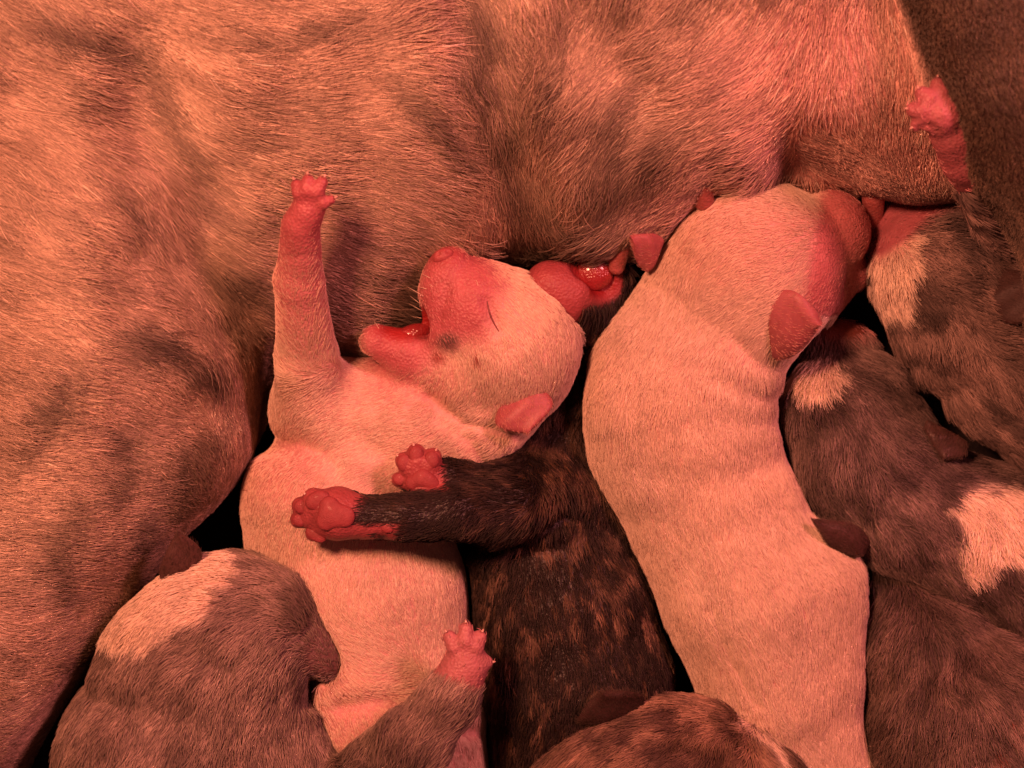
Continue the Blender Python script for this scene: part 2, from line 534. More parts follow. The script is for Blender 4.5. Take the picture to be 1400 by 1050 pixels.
class Paw:
    """palm + toes added to a body; remembers the toe tips for the claws"""
    def __init__(self, body, palm, toes, rp=0.24, k=0.07, rb=0.13, up=0.0):
        self.tips = []
        pc = W(*palm)
        body.rc(pc, pc, rp, rp, 0.15)
        for t in toes:
            tip = W(*t[:3]); r = t[3]
            st = pc + (tip - pc) * 0.35
            mid = pc + (tip - pc) * 0.62 + np.array([0, 0, 0.06 + up])
            body.rc(st, mid, rb, r, k).rc(mid, tip - (tip - pc) * 0.08, r, r * 0.86, 0.05)
            self.tips.append((tip, tip - pc, r))
    def claws(self, root, base):
        for tip, d, r in self.tips:
            d = d / np.linalg.norm(d)
            claw(root, base, tip + d * r * 0.55 + np.array([0, 0, r * 0.35]), d + np.array([0, 0, 0.1]))

def pad(root, base, c, r, ang=0, label=None):
    b = Body(); b.floor = False
    b.el(c, r, ang)
    o = sdfpart('paw_pad', b, 0.022, M_PAD, root, base)
    return o

# palette (albedo)
WHITE = (0.80, 0.66, 0.53); CREAM = (0.75, 0.58, 0.45); PINK = (0.62, 0.27, 0.27); RED = (0.52, 0.12, 0.13)
GREY = (0.27, 0.20, 0.16); DGREY = (0.085, 0.062, 0.055); BLACK = (0.022, 0.015, 0.013); TAN = (0.40, 0.23, 0.12)
SKW = (0.74, 0.48, 0.42); SKG = (0.16, 0.10, 0.085)

# ================================================================== the animals' shapes
# ---- mother
mo = Body()
mo.el((640, -190, 2.2), (13.5, 5.55, 3.2), 0, 0.3)
mo.chain([(110, 330, 1.9, 2.35), (118, 520, 1.7, 2.52), (-48, 740, 1.5, 2.35), (-150, 950, 1.4, 2.25), (-240, 1250, 1.3, 2.2)], 0.7)
mo.el((480, 330, 0.9), (1.7, 1.95, 1.95), 0, 0.8)
mo.el((700, 250, 1.3), (1.3, 1.35, 1.6), 0, 0.4)
mo.el((1085, 195, 1.3), (1.2, 0.95, 1.7), 0, 0.4)
mo.el((335, 330, 1.5), (1.3, 1.6, 1.8), 0, 0.7)
mo.el((1175, 130, 2.3), (1.55, 1.35, 2.1), 20, 0.7)
mo.el((1270, 215, 2.3), (0.95, 0.62, 1.25), 10, 0.4)
mo.chain([(1362, -160, 4.9, 1.55), (1430, 80, 4.9, 1.50), (1506, 330, 4.4, 1.45), (1720, 600, 3.2, 1.3)], 0.12)
for bx, by, br in ((1055, 428, 1.66), (1285, 390, 1.14), (797, 406, 0.66), (625, 425, 0.60)):
    mo.sub.append(('rc', W(bx, by, 3.1 if bx == 1055 else 1.6), W(bx, by, 6.5), br * 0.96, br * 1.15, 1.1 if bx == 1055 else 0.3))
mo.groove([(190, 60), (205, 200), (270, 330), (360, 440), (400, 520)], 75, 0.24)
mo.groove([(630, -40), (660, 80), (690, 230), (710, 340)], 60, 0.28)
mo.groove([(1090, 218), (1125, 228), (1155, 246), (1190, 290)], 42, 0.36)
mo.groove([(840, 100), (870, 300)], 70, 0.12)
mo.groove([(330, 560), (250, 560), (180, 600)], 45, 0.10)
def lumps(P, d):
    m = np.abs(d) < 0.9
    if m.any():
        d = d.copy(); d[m] += (fbm(P[m], 0.55, 3, 2) - 0.5) * 0.38
    return d
mo.mods.append(lumps)

# ---- pup A : white, mouth open, foreleg raised against the mother
pa = Body()
pa.chain([(455, 560, 1.85, 0.72), (560, 575, 1.8, 0.85), (640, 570, 1.8, 0.82), (690, 505, 2.0, 0.85)], 0.35)
pa.chain([(465, 690, 1.45, 1.38), (490, 815, 1.45, 1.50), (535, 980, 1.35, 1.30), (560, 1150, 1.2, 1.2)], 0.22)
pa.el((700, 470, 2.25), (0.93, 0.98, 0.95), 25, 0.2)
pa.chain([(690, 455, 2.45, 0.80), (652, 416, 2.68, 0.60), (616, 366, 2.9, 0.27)], 0.35)
pa.chain([(618, 445, 2.65, 0.38), (600, 398, 2.85, 0.23)], 0.35)
pa.chain([(630, 505, 2.3, 0.60), (563, 487, 2.42, 0.35), (516, 466, 2.55, 0.21)], 0.2)
pa.chain([(432, 560, 2.0, 0.60), (420, 490, 2.75, 0.38), (409, 385, 3.7, 0.29), (411, 308, 4.4, 0.22)], 0.3)
pa.sub.append(('rc', W(545, 424, 2.98), W(590, 450, 2.70), 0.24, 0.15, 0.10))
pawA = Paw(pa, (421, 288, 4.55), [(404, 250, 4.72, .085), (421, 243, 4.78, .09), (442, 246, 4.78, .088), (455, 272, 4.68, .07)], 0.20, 0.05)
pa.groove([(666, 412), (673, 432), (681, 452)], 9, 0.05)
pa.groove([(590, 545), (640, 580), (700, 592)], 10, 0.08)
pa.groove([(600, 570), (640, 600), (670, 640)], 12, 0.06)
pa.groove([(370, 612), (410, 610), (455, 640)], 22, 0.12)
pa.groove([(470, 965), (530, 958), (590, 985), (640, 1000)], 14, 0.12)
pa.groove([(386, 352), (432, 350)], 5, 0.010)
pa.groove([(612, 395), (600, 440)], 9, 0.03)

# ---- pup B : white, head at the teat
pb = Body()
pb.el((1035, 365, 2.45), (1.20, 1.18, 1.10), 0, 0.3)
pb.chain([(985, 430, 2.0, 1.15), (935, 520, 1.85, 1.28), (930, 600, 1.75, 1.30), (975, 700, 1.65, 1.20), (1030, 810, 1.65, 1.27), (1062, 930, 1.6, 1.08), (1092, 1060, 1.5, 1.0), (1110, 1200, 1.4, 0.95)], 0.30)
pb.chain([(1112, 800, 1.7, 0.70), (1095, 900, 1.6, 0.72)], 0.5)
pb.chain([(885, 560, 2.2, 0.80), (905, 640, 2.1, 0.62)], 0.25)
pb.chain([(930, 560, 2.75, 0.28), (985, 700, 2.55, 0.26), (1045, 840, 2.6, 0.28), (1075, 960, 2.35, 0.26)], 0.5)
pb.chain([(1085, 340, 2.35, 0.78), (1130, 318, 2.3, 0.58)], 0.12)
pb.chain([(1120, 385, 2.0, 0.55), (1158, 372, 1.9, 0.3)], 0.15)
pb.groove([(1010, 470), (1040, 500), (1085, 505)], 14, 0.03)
pb.groove([(985, 520), (1030, 540), (1075, 540)], 15, 0.025)
pb.groove([(1000, 575), (1050, 575)], 16, 0.015)
pb.groove([(975, 830), (1000, 900), (1035, 960)], 7, 0.022)
pb.groove([(1120, 690), (1150, 740), (1180, 800)], 20, 0.03)
pb.groove([(880, 640), (950, 660), (1050, 640)], 30, 0.05)

# ---- pup C : dark brindle with its forelegs stretched over pup A
pc = Body()
pc.chain([(792, 480, 0.95, 0.62), (770, 600, 1.1, 0.85), (745, 720, 1.3, 1.12), (770, 830, 1.4, 1.22), (790, 930, 1.4, 1.28), (795, 1120, 1.2, 1.2)], 0.3)
pc.chain([(755, 685, 1.9, 0.64), (692, 696, 2.75, 0.48), (620, 703, 3.15, 0.35), (548, 707, 3.32, 0.265), (500, 708, 3.38, 0.265)], 0.15)
pc.chain([(752, 650, 1.7, 0.52), (672, 674, 2.5, 0.33), (612, 656, 2.85, 0.26)], 0.15)
pc.chain([(805, 462, 1.3, 0.48), (795, 422, 1.9, 0.40), (768, 402, 2.35, 0.40), (752, 392, 2.45, 0.34)], 0.16)
pc.chain([(818, 445, 1.7, 0.36), (840, 375, 2.0, 0.20)], 0.1)
pc.sub.append(('rc', W(800, 366, 2.55), W(818, 378, 2.4), 0.20, 0.24, 0.08))
pawC1 = Paw(pc, (462, 702, 3.42), [(426, 680, 3.50, .17), (407, 691, 3.42, .145), (404, 711, 3.36, .135), (426, 731, 3.30, .13)], 0.36, 0.09, 0.21)
pawC2 = Paw(pc, (578, 652, 2.95), [(543, 656, 2.90, .125), (550, 628, 3.02, .14), (568, 616, 3.06, .145), (593, 622, 3.06, .14)], 0.28, 0.07, 0.18)
pc.groove([(610, 745), (690, 752), (770, 705)], 10, 0.10)

# ---- pup D : grey with a white nape, head lying on pup A
pd = Body()
pd.el((305, 880, 2.55), (1.38, 1.20, 1.12), 20, 0.3)
pd.chain([(230, 930, 2.1, 1.05), (235, 1040, 2.0, 1.55), (255, 1250, 1.9, 1.6)], 0.5)
pd.chain([(330, 1000, 2.2, 1.1), (380, 1120, 2.1, 1.2)], 0.5)
pd.chain([(375, 865, 2.7, 0.74), (420, 886, 2.6, 0.46), (438, 900, 2.6, 0.31)], 0.25)
pd.sub.append(('rc', W(424, 958, 2.9), W(440, 944, 2.6), 0.13, 0.10, 0.08))
pd.chain([(470, 1100, 2.6, 0.55), (560, 1022, 3.35, 0.44), (608, 965, 3.45, 0.34), (625, 935, 3.45, 0.30)], 0.2)
pawD = Paw(pd, (637, 908, 3.5), [(613, 868, 3.62, .105), (637, 856, 3.66, .11), (657, 868, 3.62, .11), (668, 905, 3.5, .10)], 0.30, 0.06, 0.15)
pd.rc(W(618, 915, 3.5), W(600, 920, 3.5), 0.09, 0.05, 0.05)
pd.groove([(418, 962), (426, 930), (438, 936)], 9, 0.10)
pd.groove([(395, 880), (412, 872), (424, 860)], 6, 0.04)
pd.groove([(150, 900), (230, 880), (300, 905)], 30, 0.08)

# ---- pup E : brown brindle head low in the frame
pe = Body()
pe.el((908, 1140, 2.3), (2.15, 1.85, 1.55), 12, 0.3)
pe.chain([(900, 1250, 2.0, 1.6), (880, 1450, 1.8, 1.6)], 0.3)
pe.groove([(1010, 985), (1050, 1020), (1075, 1055)], 12, 0.05)

# ---- pup F : dark grey, head between two pups
pf = Body()
pf.chain([(1148, 485, 1.45, 0.50), (1160, 560, 1.55, 0.88), (1185, 625, 1.6, 1.00), (1245, 690, 1.6, 0.95), (1340, 735, 1.6, 1.0), (1480, 800, 1.6, 1.2)], 0.3)
pf.groove([(1210, 600), (1260, 650), (1300, 680)], 30, 0.05)

# ---- pup G : dark grey back in the corner
pg = Body()
pg.chain([(1275, 900, 1.5, 1.02), (1330, 990, 1.6, 1.50), (1400, 1150, 1.6, 1.8)], 0.4)
pg.chain([(1215, 790, 1.4, 0.30), (1260, 850, 1.5, 0.7)], 0.3)

# ---- pup H : grey brindle with a white blaze, under the mother's hind leg
ph = Body()
ph.el((1290, 368, 2.0), (1.02, 0.98, 1.0), 0, 0.3)
ph.chain([(1320, 440, 1.95, 0.98), (1390, 500, 1.9, 1.05), (1490, 560, 1.9, 1.2)], 0.3)
ph.chain([(1255, 340, 1.9, 0.68), (1236, 312, 1.75, 0.44)], 0.2)
ph.chain([(1410, 420, 2.0, 0.7), (1400, 330, 2.2, 0.55), (1356, 265, 3.6, 0.34), (1322, 215, 4.6, 0.29), (1304, 182, 4.98, 0.27)], 0.15)
pawH = Paw(ph, (1285, 155, 5.24), [(1252, 172, 5.24, .105), (1246, 150, 5.32, .11), (1259, 126, 5.36, .11), (1282, 112, 5.34, .105)], 0.27, 0.03, 0.11)
ph.groove([(1215, 500), (1260, 490), (1330, 520), (1400, 560)], 14, 0.05)
ph.groove([(1250, 540), (1310, 535), (1370, 575)], 14, 0.04)
ph.groove([(1270, 450), (1330, 450), (1400, 480)], 18, 0.05)
ph.groove([(1255, 175), (1270, 170), (1282, 178)], 4, 0.04)

pa.cv = [(pc, 0.0), (pd, 0.0)]
pc.cv = [(pb, 0.0), (pe, 0.0)]
pf.cv = [(pb, 0.0), (ph, 0.0)]
pg.cv = [(pb, 0.0), (pf, 0.0)]
mo.cv = [(pb, 0.02), (pa, 0.02), (ph, 0.02), (pd, 0.02)]
ph.cv = [(pb, 0.0)]

# ================================================================== coats
def coat_mother(P, n, px, py):
    K = len(P)
    q = P * np.array([1, 1, 0.5])
    wx = (fbm(q, 1.2, 5, 3) - 0.5) * 90; wy = (fbm(q, 1.2, 9, 3) - 0.5) * 90
    x, y = px + wx, py + wy
    tone = 0.80 + 0.24 * (fbm(q, 1.1, 21, 3) - 0.5) + 0.30 * (fbm(q, 4.0, 33, 2) - 0.5)
    dark = np.zeros(K)
    for b in [(632, 50, 22, 110, -12), (698, 200, 18, 130, 2), (722, 320, 40, 60, 0), (860, 170, 26, 120, 18), (812, 330, 50, 40, 0), (905, 230, 22, 80, 20),
              (560, 170, 22, 70, -50), (215, 150, 22, 120, -30), (320, 375, 80, 22, 50), (90, 60, 140, 20, 32), (175, 455, 50, 24, 10), (245, 495, 36, 40, 0), (130, 250, 16, 60, -50),
              (150, 640, 34, 60, 10), (60, 780, 30, 70, 10), (500, 430, 50, 90, 0), (1095, 222, 90, 34, 12), (262, 640, 26, 70, 30), (380, 30, 110, 16, -10), (760, 60, 14, 90, 10),
              (40, 560, 20, 60, 10), (110, 880, 24, 70, 20), (200, 730, 20, 60, 25)]:
        dark = np.maximum(dark, blob(x, y, *b[:4], ang=b[4], soft=0.75))
    tone = tone - 0.52 * dark * (0.5 + 0.5 * fbm(q, 3.0, 41, 2) * 1.6)
    tone = np.clip(tone, 0.12, 1.05)
    c = np.array([0.60, 0.455, 0.335])[None] * tone[:, None]
    pinkz = np.maximum(blob(px, py, 1175, 120, 170, 190, 0, 0.45), 0.6 * blob(px, py, 1010, 250, 120, 60, -20, 0.6))
    c = mixc(c, (0.70, 0.44, 0.36), pinkz * 0.75)
    leg = sstep(-24, -6, -polyd(px, py, [(1232, -40), (1262, 40), (1296, 130), (1312, 205), (1345, 300), (1350, 365), (1350, 420), (1350, 700), (2000, 900), (2000, -200), (1200, -200)])) * (P[:, 2] > 2.6)  # dark leg coat; its margin also paints a shadow-like strip on the belly
    legc = np.array([0.085, 0.055, 0.036])[None] * (0.5 + 1.0 * fbm(P, 3.0, 51, 3))[:, None]
    c = mixc(c, legc, leg)
    dens = 1 - 0.62 * pinkz * (1 - leg)
    ln = 1 - 0.45 * pinkz
    ln = ln * (1 - 0.72 * leg)
    lowl = sstep(380, 620, py) * (px < 420)
    ln = ln * (1 - 0.45 * lowl) * (1 - 0.6 * blob(px, py, 1320, 260, 150, 110, 0, 0.5))
    sk = mixc(np.tile((0.46, 0.26, 0.20), (K, 1)) * (0.5 + 0.5 * tone)[:, None], (0.60, 0.34, 0.29), pinkz)
    sk = mixc(sk, (0.05, 0.03, 0.022), leg)
    return c, dens, ln, sk

def whitecoat(P, px, py, seed, pink, bare, spots=()):
    """pink: soft masks where skin shines through; bare: masks without fur"""
    K = len(P)
    tone = 0.97 + 0.12 * (fbm(P, 1.2, seed, 2) - 0.5) + 0.15 * (fbm(P, 5.0, seed + 3, 2) - 0.5)
    c = mixc(WHITE, CREAM, np.clip(fbm(P, 0.8, seed + 7, 2) * 1.4 - 0.3, 0, 1)) * tone[:, None]
    sk = np.tile(SKW, (K, 1)) * np.clip(tone, 0.6, 1.1)[:, None]
    c = mixc(c, (0.80, 0.50, 0.40), np.clip(pink, 0, 1) * 0.6)
    sk = mixc(sk, PINK, np.clip(pink, 0, 1))
    sk = mixc(sk, (0.48, 0.135, 0.155), np.clip(bare, 0, 1))
    for (cx, cy, rx, ry, colr) in spots:
        m = blob(px, py, cx, cy, rx, ry, 0, 0.6)
        c = mixc(c, colr, m); sk = mixc(sk, colr, m)
    dens = 1 - 0.55 * np.clip(pink, 0, 1)
    bare = np.clip(bare, 0, 1)
    c = mixc(c, (0.52, 0.19, 0.19), bare * 0.85)
    dens = dens * (1 - 0.75 * bare)
    ln = (1 - 0.35 * np.clip(pink, 0, 1)) * (1 - 0.55 * bare)
    return c, dens, ln, sk

def coat_a(P, n, px, py):
    muz = 1 - sstep(-25, 20, polyd(px, py, [(480, 420), (560, 440), (570, 330), (660, 320), (690, 390), (672, 440), (665, 465), (610, 470), (560, 520), (500, 500)]))
    armb = sstep(520, 400, py) * (px < 480) * (P[:, 2] > 2.9)
    pawb = sstep(400, 300, py) * (px < 480) * (P[:, 2] > 3.6)
    pink = np.maximum(muz * 0.6, armb * 1.0) + 0.6 * blob(px, py, 370, 640, 70, 50, 0, 0.6) + 0.5 * blob(px, py, 560, 520, 60, 40) + 0.5 * blob(px, py, 500, 1010, 80, 70, 0, .6)
    bare = np.maximum(muz, pawb)
    c, d, l, sk = whitecoat(P, px, py, 101, pink, bare, [(612, 467, 14, 11, (0.15, 0.09, 0.08)), (598, 489, 9, 7, (0.36, 0.12, 0.1)), (652, 490, 6, 5, (0.36, 0.12, 0.1))])
    inm = blob(px, py, 560, 443, 45, 22, -15, 0.4) * (P[:, 2] < 2.9)
    sk = mixc(sk, (0.38, 0.03, 0.03), inm)
    tipm = blob(px, py, 608, 350, 22, 18, 0, 0.5)
    sk = mixc(sk, (0.40, 0.09, 0.10), tipm)
    eye = np.exp(-(lined(px, py, [(666, 412), (673, 432), (681, 452)]) / 8) ** 2)
    d = d * (1 - 0.9 * eye)
    for wx, wy in ((596, 388), (604, 384), (612, 388), (598, 398), (607, 397), (616, 400), (602, 408), (611, 411), (618, 412)):
        sk = mixc(sk, (0.26, 0.06, 0.06), 0.6 * blob(px, py, wx, wy, 2.6, 2.6, 0, 0.8) * muz)
    return c, d * (1 - inm), l, sk

def coat_b(P, n, px, py):
    muz = sstep(1104, 1130, px + 0.18 * (py - 330)) * (py < 430)
    pink = muz * 0.5 + 0.5 * blob(px, py, 1010, 330, 110, 60, 0, 0.7)
    c, d, l, sk = whitecoat(P, px, py, 131, pink, muz, [(1150, 388, 12, 16, (0.06, 0.035, 0.03))])
    sk = mixc(sk, (0.58, 0.22, 0.22), muz * 0.7)
    return c, d, l, sk

def brindle(P, base_c, streak_c, f, seed, th=0.5, soft=0.18, ang=0.0):
    ca, sa = math.cos(ang), math.sin(ang)
    q = np.stack([(P[:, 0] * ca + P[:, 1] * sa) * 1.0, (-P[:, 0] * sa + P[:, 1] * ca) * 1.5, P[:, 2] * 1.0], 1)
    wv = np.stack([fbm(P, 1.6, seed + 60 + 7 * i, 3) for i in range(3)], 1) * 1.5
    m = sstep(th - soft, th + soft, fbm(q + wv, f, seed, 3))
    return mixc(base_c, streak_c, m), m

def coat_c(P, n, px, py):
    c, m = brindle(P, (0.016, 0.010, 0.009), (0.20, 0.125, 0.085), 3.8, 201, 0.63, 0.15, 1.2)
    c = mixc(c, np.array([0.016, 0.010, 0.009]), 0.45 * sstep(790, 700, py))
    legm = sstep(690, 620, px)
    c = mixc(c, np.array([0.022, 0.014, 0.012]), legm * 0.9)
    fine = vnoise(P * np.array([1, 0.35, 1]), 14, 210)
    c = mixc(c, (0.30, 0.17, 0.09), sstep(0.72, 0.95, fine) * 0.35 * (1 - 0.5 * legm))
    sk = c * 0.6 + 0.008
    paw1 = sstep(496, 480, px + 0.55 * (py - 700)) + 0.0
    under = sstep(712, 722, py) * sstep(560, 535, px)
    paw1 = np.clip(paw1 + under, 0, 1) * (0.35 + 0.65 * sstep(0.25, 0.5, fbm(P, 9.0, 222, 2) + 0.4 * sstep(500, 470, px))) * (P[:, 2] > 2.7) * (px < 570)
    paw2 = (1 - sstep(-4, 6, polyd(px, py, [(520, 670), (520, 600), (605, 600), (606, 640), (612, 668)]))) * (P[:, 2] > 2.4)
    head = 1 - sstep(-6, 10, polyd(px, py, [(700, 420), (720, 350), (850, 330), (850, 400), (828, 412), (800, 418), (790, 440), (782, 520), (740, 520)]))
    head = head * (py < 520)
    bare = np.clip(np.maximum(np.maximum(paw1, paw2), head), 0, 1)
    sk = mixc(sk, (0.38, 0.085, 0.095), bare)
    mouth = blob(px, py, 812, 378, 36, 30, 0, 0.3) * (P[:, 2] < 2.6)
    sk = mixc(sk, (0.30, 0.02, 0.022), mouth)
    wh = 1 - sstep(-3, 5, polyd(px, py, [(622, 745), (634, 770), (640, 860), (628, 870), (615, 800)]))
    c = mixc(c, (0.75, 0.58, 0.42), wh)
    return c, np.clip(1 - 1.15 * bare, 0, 1), 1 - 0.4 * legm, sk

def greycoat(P, px, py, seed, lightc, darkc, patches=(), bare=None, f=1.4, th=0.5, barec=PINK, ang=0.5):
    c, m = brindle(P, darkc, lightc, f, seed, th, 0.28, ang)
    c = c * (0.75 + 0.5 * fbm(P, 5.0, seed + 4, 2))[:, None]
    sk = c * 0.55
    jx = (fbm(P, 6.0, seed + 71, 2) - 0.5) * 22; jy = (fbm(P, 6.0, seed + 72, 2) - 0.5) * 22
    for poly in patches:
        w = 1 - sstep(-6, 6, polyd(px + jx, py + jy, poly))
        c = mixc(c, np.array(WHITE)[None] * (0.85 + 0.3 * fbm(P, 4, seed + 9, 2))[:, None], w)
        sk = mixc(sk, SKW, w)
    d = np.ones(len(P)); l = np.ones(len(P))
    if bare is not None:
        sk = mixc(sk, barec, bare); c = mixc(c, (0.50, 0.22, 0.22), bare); d = d * (1 - 0.96 * bare); l = l * (1 - 0.65 * bare)
    return c, d, l, sk

def coat_d(P, n, px, py):
    b = sstep(952, 932, py - 0.35 * (px - 630)) * (px > 560)
    muz = blob(px, py, 444, 905, 30, 48, 0, 0.5)
    c, d, l, sk = greycoat(P, px, py, 301, (0.34, 0.26, 0.22), (0.21, 0.155, 0.13),
        [[(120, 875), (150, 820), (215, 775), (280, 750), (335, 757), (318, 800), (285, 840), (230, 868), (190, 890)]], b, 1.3, 0.47, (0.50, 0.20, 0.22))
    sk = mixc(sk, (0.20, 0.115, 0.11), muz); d = d * (1 - 0.6 * muz); l = l * (1 - 0.5 * muz)
    return c, d, l, sk
def coat_e(P, n, px, py):
    c, m = brindle(P, (0.09, 0.055, 0.042), (0.36, 0.235, 0.16), 2.4, 331, 0.48, 0.25, 0.9)
    st = np.exp(-(lined(px, py, [(1022, 990), (1050, 1012), (1068, 1060)]) / 7) ** 2)
    c = mixc(c, WHITE, st)
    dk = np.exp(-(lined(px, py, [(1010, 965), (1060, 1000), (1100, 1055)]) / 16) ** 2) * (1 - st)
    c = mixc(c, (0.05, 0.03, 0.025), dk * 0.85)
    return c, np.ones(len(P)), np.ones(len(P)), c * 0.5
def coat_f(P, n, px, py):
    nose = blob(px, py, 1150, 435, 45, 28, 0, 0.4)
    return greycoat(P, px, py, 401, (0.22, 0.165, 0.15), (0.085, 0.062, 0.058),
        [[(1078, 520), (1105, 488), (1140, 490), (1152, 515), (1140, 535), (1100, 537)],
         [(1290, 690), (1330, 668), (1420, 665), (1420, 745), (1370, 770), (1325, 795), (1308, 765), (1320, 720)]], nose, 1.2, 0.5, (0.40, 0.13, 0.10), 0.9)
def coat_g(P, n, px, py):
    c, d, l, sk = greycoat(P, px, py, 431, (0.21, 0.15, 0.125), (0.10, 0.072, 0.062), [], None, 0.9, 0.5)
    st = np.exp(-(lined(px, py, [(1360, 1030), (1375, 1000), (1380, 985)]) / 5) ** 2) * sstep(0.4, 0.6, fbm(P, 9.0, 88, 2))
    c = mixc(c, (0.30, 0.04, 0.015), st * 0.8)
    return c, d, l, sk
def coat_h(P, n, px, py):
    muz = 1 - sstep(-6, 8, polyd(px, py, [(1190, 340), (1190, 250), (1320, 250), (1300, 282), (1262, 300), (1240, 325), (1205, 350)]))
    b = np.clip(muz * (P[:, 2] < 3.3) + (P[:, 2] > 2.9) * (py < 262), 0, 1)
    return greycoat(P, px, py, 461, (0.28, 0.20, 0.17), (0.085, 0.062, 0.056),
        [[(1195, 350), (1242, 318), (1258, 330), (1244, 370), (1246, 432), (1205, 425), (1190, 395)]], b, 1.8, 0.5, (0.46, 0.16, 0.18), -0.6)

# ================================================================== fur directions (photo pixels, dx, dy)
FM = [(40, 40, 1, .75), (120, 160, 1, .85), (60, 300, 1, .7), (220, 60, 1, .45), (320, 40, 1, .22), (300, 140, 1, .25), (400, 90, 1, -.08), (500, 40, 1, -.35),
      (560, 60, 1, -.25), (480, 150, 1, -.12), (420, 200, 1, .02), (560, 140, 1, .35), (600, 110, .8, .8), (520, 230, 1, .25), (580, 220, .8, .8), (480, 300, 1, .5),
      (540, 330, .8, 1), (600, 320, .5, 1), (630, 40, .3, 1), (660, 150, .12, 1), (700, 260, .05, 1), (760, 60, -.25, 1), (740, 180, -.15, 1), (780, 300, -.15, 1),
      (830, 60, -.6, .9), (870, 180, -.65, .8), (920, 80, -.8, .6), (960, 140, -1, .6), (930, 270, -.5, 1), (860, 310, -.3, 1), (1010, 60, -.8, .8), (1040, 150, -1, .45),
      (1030, 220, -.8, .35), (1110, 90, -.4, 1), (1180, 60, .1, 1), (1200, 160, .3, 1), (1110, 215, .7, .6), (1150, 240, .7, .6), (1080, 250, -.3, .8), (1240, 220, .3, 1),
      (200, 260, .8, 1), (280, 250, 1, .5), (350, 280, 1, .2), (300, 380, 1, .6), (380, 340, 1, .4), (150, 420, 1, .45), (50, 480, 1, .3), (250, 460, 1, .4), (340, 480, 1, .6),
      (100, 580, 1, .2), (230, 580, 1, .45), (330, 560, .9, .8), (50, 700, 1, .12), (170, 700, 1, .35), (250, 690, .6, 1), (60, 850, 1, .1), (150, 800, .8, .6), (30, 980, 1, .25), (90, 930, .8, .6),
      (1350, 80, .35, 1), (1390, 250, .3, 1), (1450, 400, .3, 1)]
FA = [(650, 400, .7, .6), (700, 420, .9, .8), (620, 470, .6, 1), (730, 470, .5, 1), (770, 520, .1, 1), (680, 530, -.2, 1), (600, 530, -.4, 1), (560, 560, -1, .3), (640, 590, -1, .35),
      (480, 560, -1, .15), (420, 560, -.6, .6), (400, 620, -.5, 1), (415, 470, -.05, -1), (410, 380, 0, -1), (520, 640, -1, .3), (380, 700, -.3, 1), (450, 720, -.5, 1), (480, 760, -.25, 1), (560, 790, .2, 1),
      (420, 800, .6, 1), (480, 870, 1, .7), (540, 850, .7, 1), (600, 820, .3, 1), (610, 900, -.1, 1), (540, 930, .6, -.2), (510, 1000, .4, 1), (620, 1020, -.1, 1)]
FB = [(1120, 300, -.9, -.1), (1060, 290, -1, .25), (1060, 350, -.9, .4), (980, 320, -.8, .6), (1000, 400, -.8, .6), (1110, 400, -.8, .5), (920, 390, -.6, .8), (930, 460, -.5, .85), (1010, 460, -.5, .9), (850, 500, -.3, 1),
      (900, 560, -.2, 1), (980, 560, .1, 1), (1050, 530, .5, .5), (1040, 600, .1, 1), (850, 640, .2, 1), (950, 680, .25, 1), (1060, 690, .4, 1), (940, 800, .3, 1), (1040, 800, .45, 1), (1140, 800, .6, 1), (1040, 920, .35, 1), (1140, 920, .1, 1), (1100, 1030, .3, 1)]
FC = [(700, 690, -1, .05), (560, 700, -1, 0), (760, 620, .1, 1), (700, 740, -.2, 1), (760, 740, .3, 1), (700, 850, -.15, 1), (780, 850, .2, 1), (850, 850, .3, 1), (700, 980, -.2, 1), (820, 980, .1, 1), (810, 450, 0, 1)]
FD = [(440, 890, -.6, -.8), (400, 830, -.8, -.3), (340, 790, -.8, .2), (280, 800, -1, .35), (200, 830, -.9, .5), (340, 870, -.6, .7), (260, 890, -.6, .8), (390, 930, -.1, 1), (300, 970, -.4, 1), (180, 950, -.4, 1), (120, 1000, -.3, 1), (380, 1020, .2, 1), (590, 990, .5, -.8), (540, 1030, .7, -.6)]
FE = [(930, 980, -.8, .5), (850, 1000, -.8, .6), (1000, 1010, -.6, .7), (780, 1030, -.6, .8), (1060, 1020, .3, 1)]
FF = [(1140, 470, .2, 1), (1110, 510, .3, 1), (1190, 520, .5, 1), (1120, 600, .1, 1), (1190, 620, .4, 1), (1250, 600, .8, .6), (1160, 680, .2, 1), (1240, 690, .6, .8), (1330, 640, 1, .3), (1340, 730, .4, 1), (1390, 790, .6, .8)]
FG = [(1210, 800, .2, 1), (1300, 840, .6, .8), (1220, 900, -.4, 1), (1300, 950, .1, 1), (1200, 1000, -.6, .6), (1380, 900, .6, .9), (1350, 1020, .3, 1)]
FH = [(1240, 300, .5, .5), (1215, 390, .1, 1), (1300, 300, .8, -.1), (1290, 360, .8, .3), (1260, 430, .4, 1), (1330, 430, .7, .7), (1230, 490, .5, 1), (1300, 510, .7, .8), (1390, 480, 1, .5), (1360, 580, .8, .6), (1310, 220, -.5, -.8)]

GP = 'puppies nursing at the mother dog'
